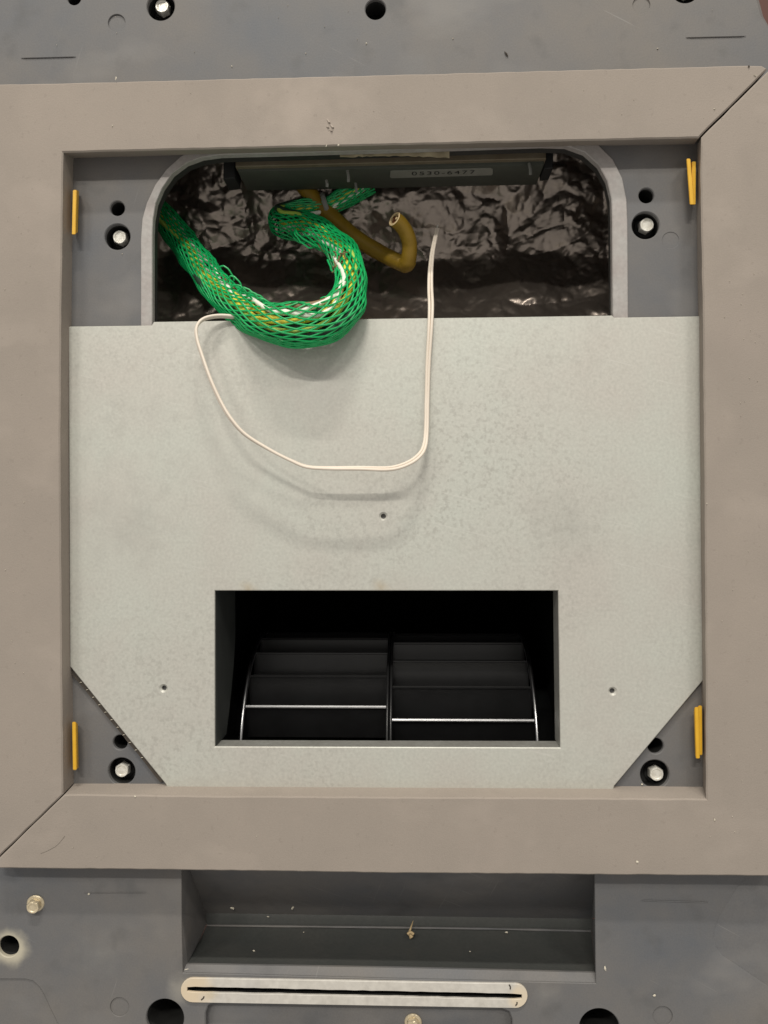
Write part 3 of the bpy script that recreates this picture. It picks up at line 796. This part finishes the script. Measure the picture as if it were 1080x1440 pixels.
# ------------------------------------------------------------------ mustard rubber hose with a cut end
hose = thing('rubber_hose', mm((575, 378, 50)), 'short mustard brown tube with a cut open end, bent upwards', 'tube')
hp = [(418, 250, 76), (432, 268, 76), (462, 300, 74), (500, 334, 69), (536, 356, 64), (562, 369, 55), (571, 371.5, 51), (574.5, 364, 47), (576, 344, 42), (571, 327, 36), (563, 315, 31), (555, 308, 27)]
P = catmull([mm(p) for p in hp], 6)
rr = []
for i, p in enumerate(P):
    t = i / (len(P) - 1)
    r = 0.0066 - 0.0010 * t
    if 0.50 < t < 0.62: r *= 1.06
    rr.append(r * (1 + .05 * noise.noise(p * 120)))
bm = bmesh.new(); rings = tube_into(bm, P, rr, 14, False)
obj('hose_body', bm, M['hose'], hose, 60)
T, N, B = frames(P)
e, t, n_, b_ = P[-1], T[-1], N[-1], B[-1]
bm = bmesh.new()
ro = [bm.verts.new(e + t * .0002 + (n_ * math.cos(a) + b_ * math.sin(a)) * rr[-1] * 1.02) for a in [2 * math.pi * k / 20 for k in range(20)]]
r1 = [bm.verts.new(e + t * .0006 + (n_ * math.cos(a) + b_ * math.sin(a)) * rr[-1] * .92) for a in [2 * math.pi * k / 20 for k in range(20)]]
ri = [bm.verts.new(e + t * .0003 + (n_ * math.cos(a) + b_ * math.sin(a)) * rr[-1] * .70) for a in [2 * math.pi * k / 20 for k in range(20)]]
rd = [bm.verts.new(e - t * .006 + (n_ * math.cos(a) + b_ * math.sin(a)) * rr[-1] * .66) for a in [2 * math.pi * k / 20 for k in range(20)]]
skin(bm, ro, r1); skin(bm, r1, ri); skin(bm, ri, rd); bm.faces.new(rd)
obj('cut_end', bm, M['hose_cut'], hose, 40)
for k, (u, w) in enumerate([(.3, .2), (-.3, .25), (0, -.35), (.05, .05)]):
    bm = bmesh.new(); q = e + (n_ * u + b_ * w) * rr[-1]
    tube_into(bm, [q - t * .005, q + t * .0004], 0.0011, 7)
    obj('copper_strand', bm, M['copper' if k != 1 else 'hose_cut'], hose)

# ------------------------------------------------------------------ green net sleeve with wires
cable = thing('netted_cable', mm((430, 490, -18)), 'bright green mesh sleeve holding yellow and white wires, looping out of the opening', 'cable')
cp = [(196, 276, 78, 10), (222, 298, 68, 10.5), (246, 326, 58, 11), (274, 362, 42, 11.5), (302, 400, 22, 11.5), (334, 431, 2, 12.5), (372, 450, -15, 14), (412, 458, -23, 15.5), (448, 455, -24, 15.5),
      (477, 438, -20, 14), (492, 410, -8, 12), (492, 378, 8, 11.5), (479, 350, 24, 11.5), (453, 330, 40, 12), (425, 318, 56, 13), (402, 314, 66, 12.5), (403, 304, 74, 11.5), (430, 295, 76, 9.5), (458, 290, 76, 8), (485, 277, 76, 9), (520, 256, 76, 10)]
ctr = catmull([Vector((*mm(p), p[3] / 1000)) if False else mm(p) for p in cp], 14)
rad = catmull([Vector((p[3] / 1000, 0, 0)) for p in cp], 14); rad = [r.x for r in rad]
T, N, B = frames(ctr)
Ls = [0.0]
for i in range(1, len(ctr)): Ls.append(Ls[-1] + (ctr[i] - ctr[i - 1]).length)
def on_sleeve(i, th, k=1.0):
    p = ctr[i]
    r = rad[i] * k * 0.92
    r *= 1 + 0.22 * noise.noise(Vector((Ls[i] * 50, math.cos(th) * 1.1, math.sin(th) * 1.1 + 4)))
    # slack mesh on the inner side of the bend puckers
    return p + (N[i] * math.cos(th) * 0.88 + B[i] * math.sin(th)) * r
bend = mm((425, 375, 0))
INN = []
for i in range(len(ctr)):
    d = bend - ctr[i]; d.y = 0; d = d - T[i] * d.dot(T[i])
    INN.append(d.normalized())
TH = [math.atan2(INN[i].dot(B[i]), INN[i].dot(N[i])) for i in range(len(ctr))]
for i in range(1, len(TH)):
    while TH[i] - TH[i - 1] > math.pi: TH[i] -= 2 * math.pi
    while TH[i] - TH[i - 1] < -math.pi: TH[i] += 2 * math.pi
for _ in range(6): TH = [TH[0]] + [(TH[i - 1] + 2 * TH[i] + TH[i + 1]) / 4 for i in range(1, len(TH) - 1)] + [TH[-1]]
NS = 20
for sgn in (1, -1):
    bm = bmesh.new()
    for s in range(NS):
        th0 = 2 * math.pi * (s + (0.5 if sgn > 0 else 0)) / NS
        P = []
        for i in range(len(ctr)):
            g = th0 + sgn * Ls[i] * 23.0
            g += 0.14 * noise.noise(Vector((Ls[i] * 32, s * .35, sgn * 3)))
            dl = g - TH[i]
            P.append(on_sleeve(i, TH[i] + dl + 0.26 * math.sin(dl), 1.0 + sgn * 0.012))
        tube_into(bm, P, 0.00066, 5, True)
    obj('net_strands', bm, M['net'], cable, 60)
def wire(mt, front, inner, r, tw=0.0, ph=0.0, name='wire'):
    P = []
    for i in range(0, len(ctr), 3):
        fr = Vector((0, -1, 0)); fr = (fr - T[i] * fr.dot(T[i])); fr.normalize()
        a = math.sin(Ls[i] * tw + ph) * 0.16; b = math.cos(Ls[i] * tw * .8 + ph) * 0.08
        P.append(ctr[i] + (fr * (front + b) + INN[i] * (inner + a)) * rad[i])
    P = catmull(P, 3)
    bm = bmesh.new(); tube_into(bm, P, r, 8)
    return obj(name, bm, M[mt], cable, 60)
WIRES = [('w_white', .50, .34, .0018, 95, 0), ('w_yellow', .52, .04, .0018, 80, 1), ('w_lime', .52, -.24, .0018, 70, 2), ('w_white', .50, .52, .0017, 95, 3.1), ('w_yellow', .45, .25, .0020, 60, 4),
         ('w_brown', .30, .62, .0020, 60, 0), ('w_dark', .2, -.45, .0034, 40, 0), ('w_dark', -.2, .4, .0034, 40, 0), ('w_dark', -.3, -.3, .0036, 40, 2), ('w_dark', .1, .0, .0042, 40, 1)]
for w in WIRES: wire(*w)
for k, (x, y, z, sx, sy) in enumerate([(338, 415, -10, 14, -12), (350, 421, -14, 16, -14), (362, 424, -18, 17, -10), (372, 430, -20, 12, -9), (330, 404, -4, 12, -14), (318, 388, 4, 12, -12), (462, 432, -26, 14, -12), (470, 428, -24, 10, -12),
                                       (430, 330, 34, -18, 16), (436, 334, 32, -22, 8), (420, 330, 40, -12, 10), (476, 350, 10, -12, 18), (472, 372, 2, -12, 12), (240, 300, 56, -12, 10), (236, 318, 52, -14, 14)]):
    bm = bmesh.new(); P = []
    for q in range(13):
        t = q / 12; a = math.pi * t
        P.append(mm((x + sx * math.cos(a) * .9 + random.uniform(-.8, .8), y + sy * math.sin(a) + sx * .5 * math.cos(a) + random.uniform(-.8, .8), z - 3 * math.sin(a) + 3)))
    tube_into(bm, catmull(P, 3), 0.00062, 5)
    obj('loose_strand', bm, M['net'], cable, 60)
# grey tie round the sleeve, near the box
i = min(range(len(ctr)), key=lambda q: (ctr[q] - mm((459, 291, 76))).length)
bm = bmesh.new()
P = [ctr[i] + (N[i] * math.cos(a) + B[i] * math.sin(a)) * (rad[i] * 1.12) for a in [2 * math.pi * k / 28 for k in range(29)]]
tube_into(bm, P, 0.0022, 6, False); obj('cable_tie', bm, M['tie'], cable, 60)
# frayed grey tuft where the net has torn
bm = bmesh.new()
i0 = min(range(len(ctr)), key=lambda q: (ctr[q] - mm((482, 365, 16))).length)
for k in range(26):
    c = mm((478 + random.uniform(-7, 8), 370 + random.uniform(-16, 14), 2 + random.uniform(-3, 6)))
    d = Vector((random.uniform(-1, 1), random.uniform(-.6, .6), random.uniform(-1, 1))).normalized() * random.uniform(.002, .005)
    tube_into(bm, [c - d, c + Vector((random.uniform(-.001, .001), -.001, 0)), c + d], 0.0005, 4)
obj('frayed_tuft', bm, M['w_brown'], cable)

# ------------------------------------------------------------------ cream twin wire
tw = thing('twin_wire', mm((500, 662, -28)), 'thin cream twin wire hanging in a loop over the metal sheet', 'wire')
tp = [(352, 452, -6), (330, 446, -8), (306, 444.5, -11), (286, 449, -16), (276.5, 460, -20), (277, 477, -22), (284, 500, -24), (296, 534, -26), (311, 567, -27), (326, 591, -28), (346, 612, -28), (380, 633, -28), (410, 648, -28),
      (432, 656.5, -28), (462, 658.5, -28), (505, 658.5, -28), (548, 659, -27), (574, 651.5, -24), (590, 640, -19), (597, 627, -15), (599.5, 605, -11), (600.5, 560, -8), (602, 510, -7), (605, 460, -7), (606, 430, -3), (605, 405, 10), (605.5, 380, 22), (608, 355, 32), (612, 335, 40), (614.5, 322, 45)]
ctrw = catmull([mm(p) for p in tp], 7)
def side_amt(i):
    t = i / len(ctrw)
    if t < .30: return 0.25
    if t < .45: return 0.35
    return 1.0
for s in (-1, 1):
    Tn, Nn, Bn = frames(ctrw)
    P = []
    for i, p in enumerate(ctrw):
        # the pair turns edge-on along the left and lies side by side on the right
        a = min(1, max(0, (i / len(ctrw) - .28) / .25))
        dirv = (Nn[i] * (1 - a) + Bn[i] * (0.25 + .75 * a)).normalized()
        wob = 1 + 0.25 * math.sin(i * .12)
        P.append(p + dirv * (0.00092 * wob * s))
    bm = bmesh.new(); tube_into(bm, P, 0.00108, 8)
    obj('conductor', bm, M['cord'], tw, 60)
bm = bmesh.new(); e = ctrw[-1]; d = (ctrw[-1] - ctrw[-4]).normalized()
tube_into(bm, [e, e + d * .004], .0007, 6); obj('bare_tip', bm, M['steel'], tw)

# ------------------------------------------------------------------ loose bits
bm = bmesh.new()
P = catmull([at(x, y, z) for x, y, z in [(579, 1319, .044), (576, 1312, .046), (578, 1304, .048), (581, 1295, .046)]], 5)
tube_into(bm, P, [0.0016, .0015, .0013, .0011, .0010, .0009, .0009, .0008, .0008, .0007, .0007, .0006, .0005, .0004, .0003, .0002][:len(P)], 6)
P = catmull([at(x, y, z) for x, y, z in [(573, 1314, .044), (577, 1311, .045), (582, 1314, .044)]], 4)
tube_into(bm, P, .0011, 6)
tag(obj('dry_twig', bm, M['twig']), 'tiny dry twig stuck on the ridge inside the pocket', 'twig')
bm = bmesh.new()
specks = [(163, 110, -.0185, 2, 6), (459, 205, -.0182, 1.5, 5), (476, 204, -.0184, 3, 3), (158, 177, -.0183, 1.6, 3), (1005, 153, -.0183, 3, 2), (1062, 106, -.0183, 5, 1.5), (412, 1276, .055, 4, 7), (327, 1277, .055, 7, 3), (377, 1289, .058, 4, 2), (357, 1337, .028, 4, 2),
          (427, 1311, .050, 2, 2), (645, 1264, .060, 7, 1.5), (712, 1311, .050, 4, 3), (661, 1338, .030, 3, 2), (896, 1212, -.0183, 4, 4), (1005, 1153, -.0183, 3, 4), (190, 1120, -.0183, 2, 3), (994, 708, -.0183, 2, 2), (920, 1400, -.0004, 4, 4), (851, 1362, -.0004, 3, 8),
          (515, 61, -.0004, 2, 3), (430, 75, -.0004, 1.5, 2), (326, 93, -.0004, 1.5, 3), (637, 54, -.0004, 2, 2), (172, 357, -.0004, 1.6, 1.6), (262, 1363, -.0004, 9, 1.5), (925, 68, -.0004, 3, 2), (903, 1103, -.0004, 3, 3), (125, 1257, -.0004, 3, 3)]
for k in range(60):
    x, y = random.choice([(random.uniform(10, 1070), random.uniform(5, 85)), (random.uniform(10, 1070), random.uniform(125, 190)), (random.uniform(5, 75), random.uniform(250, 1080)), (random.uniform(1000, 1075), random.uniform(200, 1200)), (random.uniform(100, 1000), random.uniform(1135, 1215))])
    specks.append((x, y, -.0004 if y < 88 else -.0182, random.uniform(.7, 1.6), random.uniform(.7, 1.6)))
for (x, y, z, w, h) in specks:
    c = at(x, y, z); s = S(z)
    ang = random.uniform(-.6, .6)
    q = []
    for k in range(6):
        t = 2 * math.pi * k / 6
        dx, dz = math.cos(t) * w * s * .5 * random.uniform(.7, 1.2), math.sin(t) * h * s * .5 * random.uniform(.7, 1.2)
        q.append(c + Vector((dx * math.cos(ang) - dz * math.sin(ang), random.uniform(-.0003, .0002), dx * math.sin(ang) + dz * math.cos(ang))))
    top = bm.verts.new(c + Vector((0, -.0006, 0))); vv = [bm.verts.new(p) for p in q]
    for k in range(6): bm.faces.new((vv[k], vv[(k + 1) % 6], top))
tag(obj('dust_specks', bm, M['debris'], None, 0), 'pale dust and lint specks scattered over foam and plastic', 'dust', None, 'stuff')
for (x, y, z, dx, dy, r) in [(712, 76, -.0005, 2.5, 3.5, .0006), (1053, 93.5, -.0184, .8, 1.5, .0005)]:
    bm = bmesh.new(); p, q = at(x - dx, y - dy, z), at(x + dx, y + dy, z)
    tube_into(bm, [p, p.lerp(q, .5) + Vector((0, -.0004, 0)), q], [r * .4, r, r * .4], 6)
    where = {712: 'on the housing above the foam, right of centre', 841: 'tiny dot on the upper housing', 866: 'tiny dot beside the upper right mould mark', 1053: 'on the foam near the upper right mitre'}[x]
    tag(obj('dirt_crumb', bm, M['grime']), 'dark crumb of dirt ' + where, 'crumb', 'dirt crumbs')
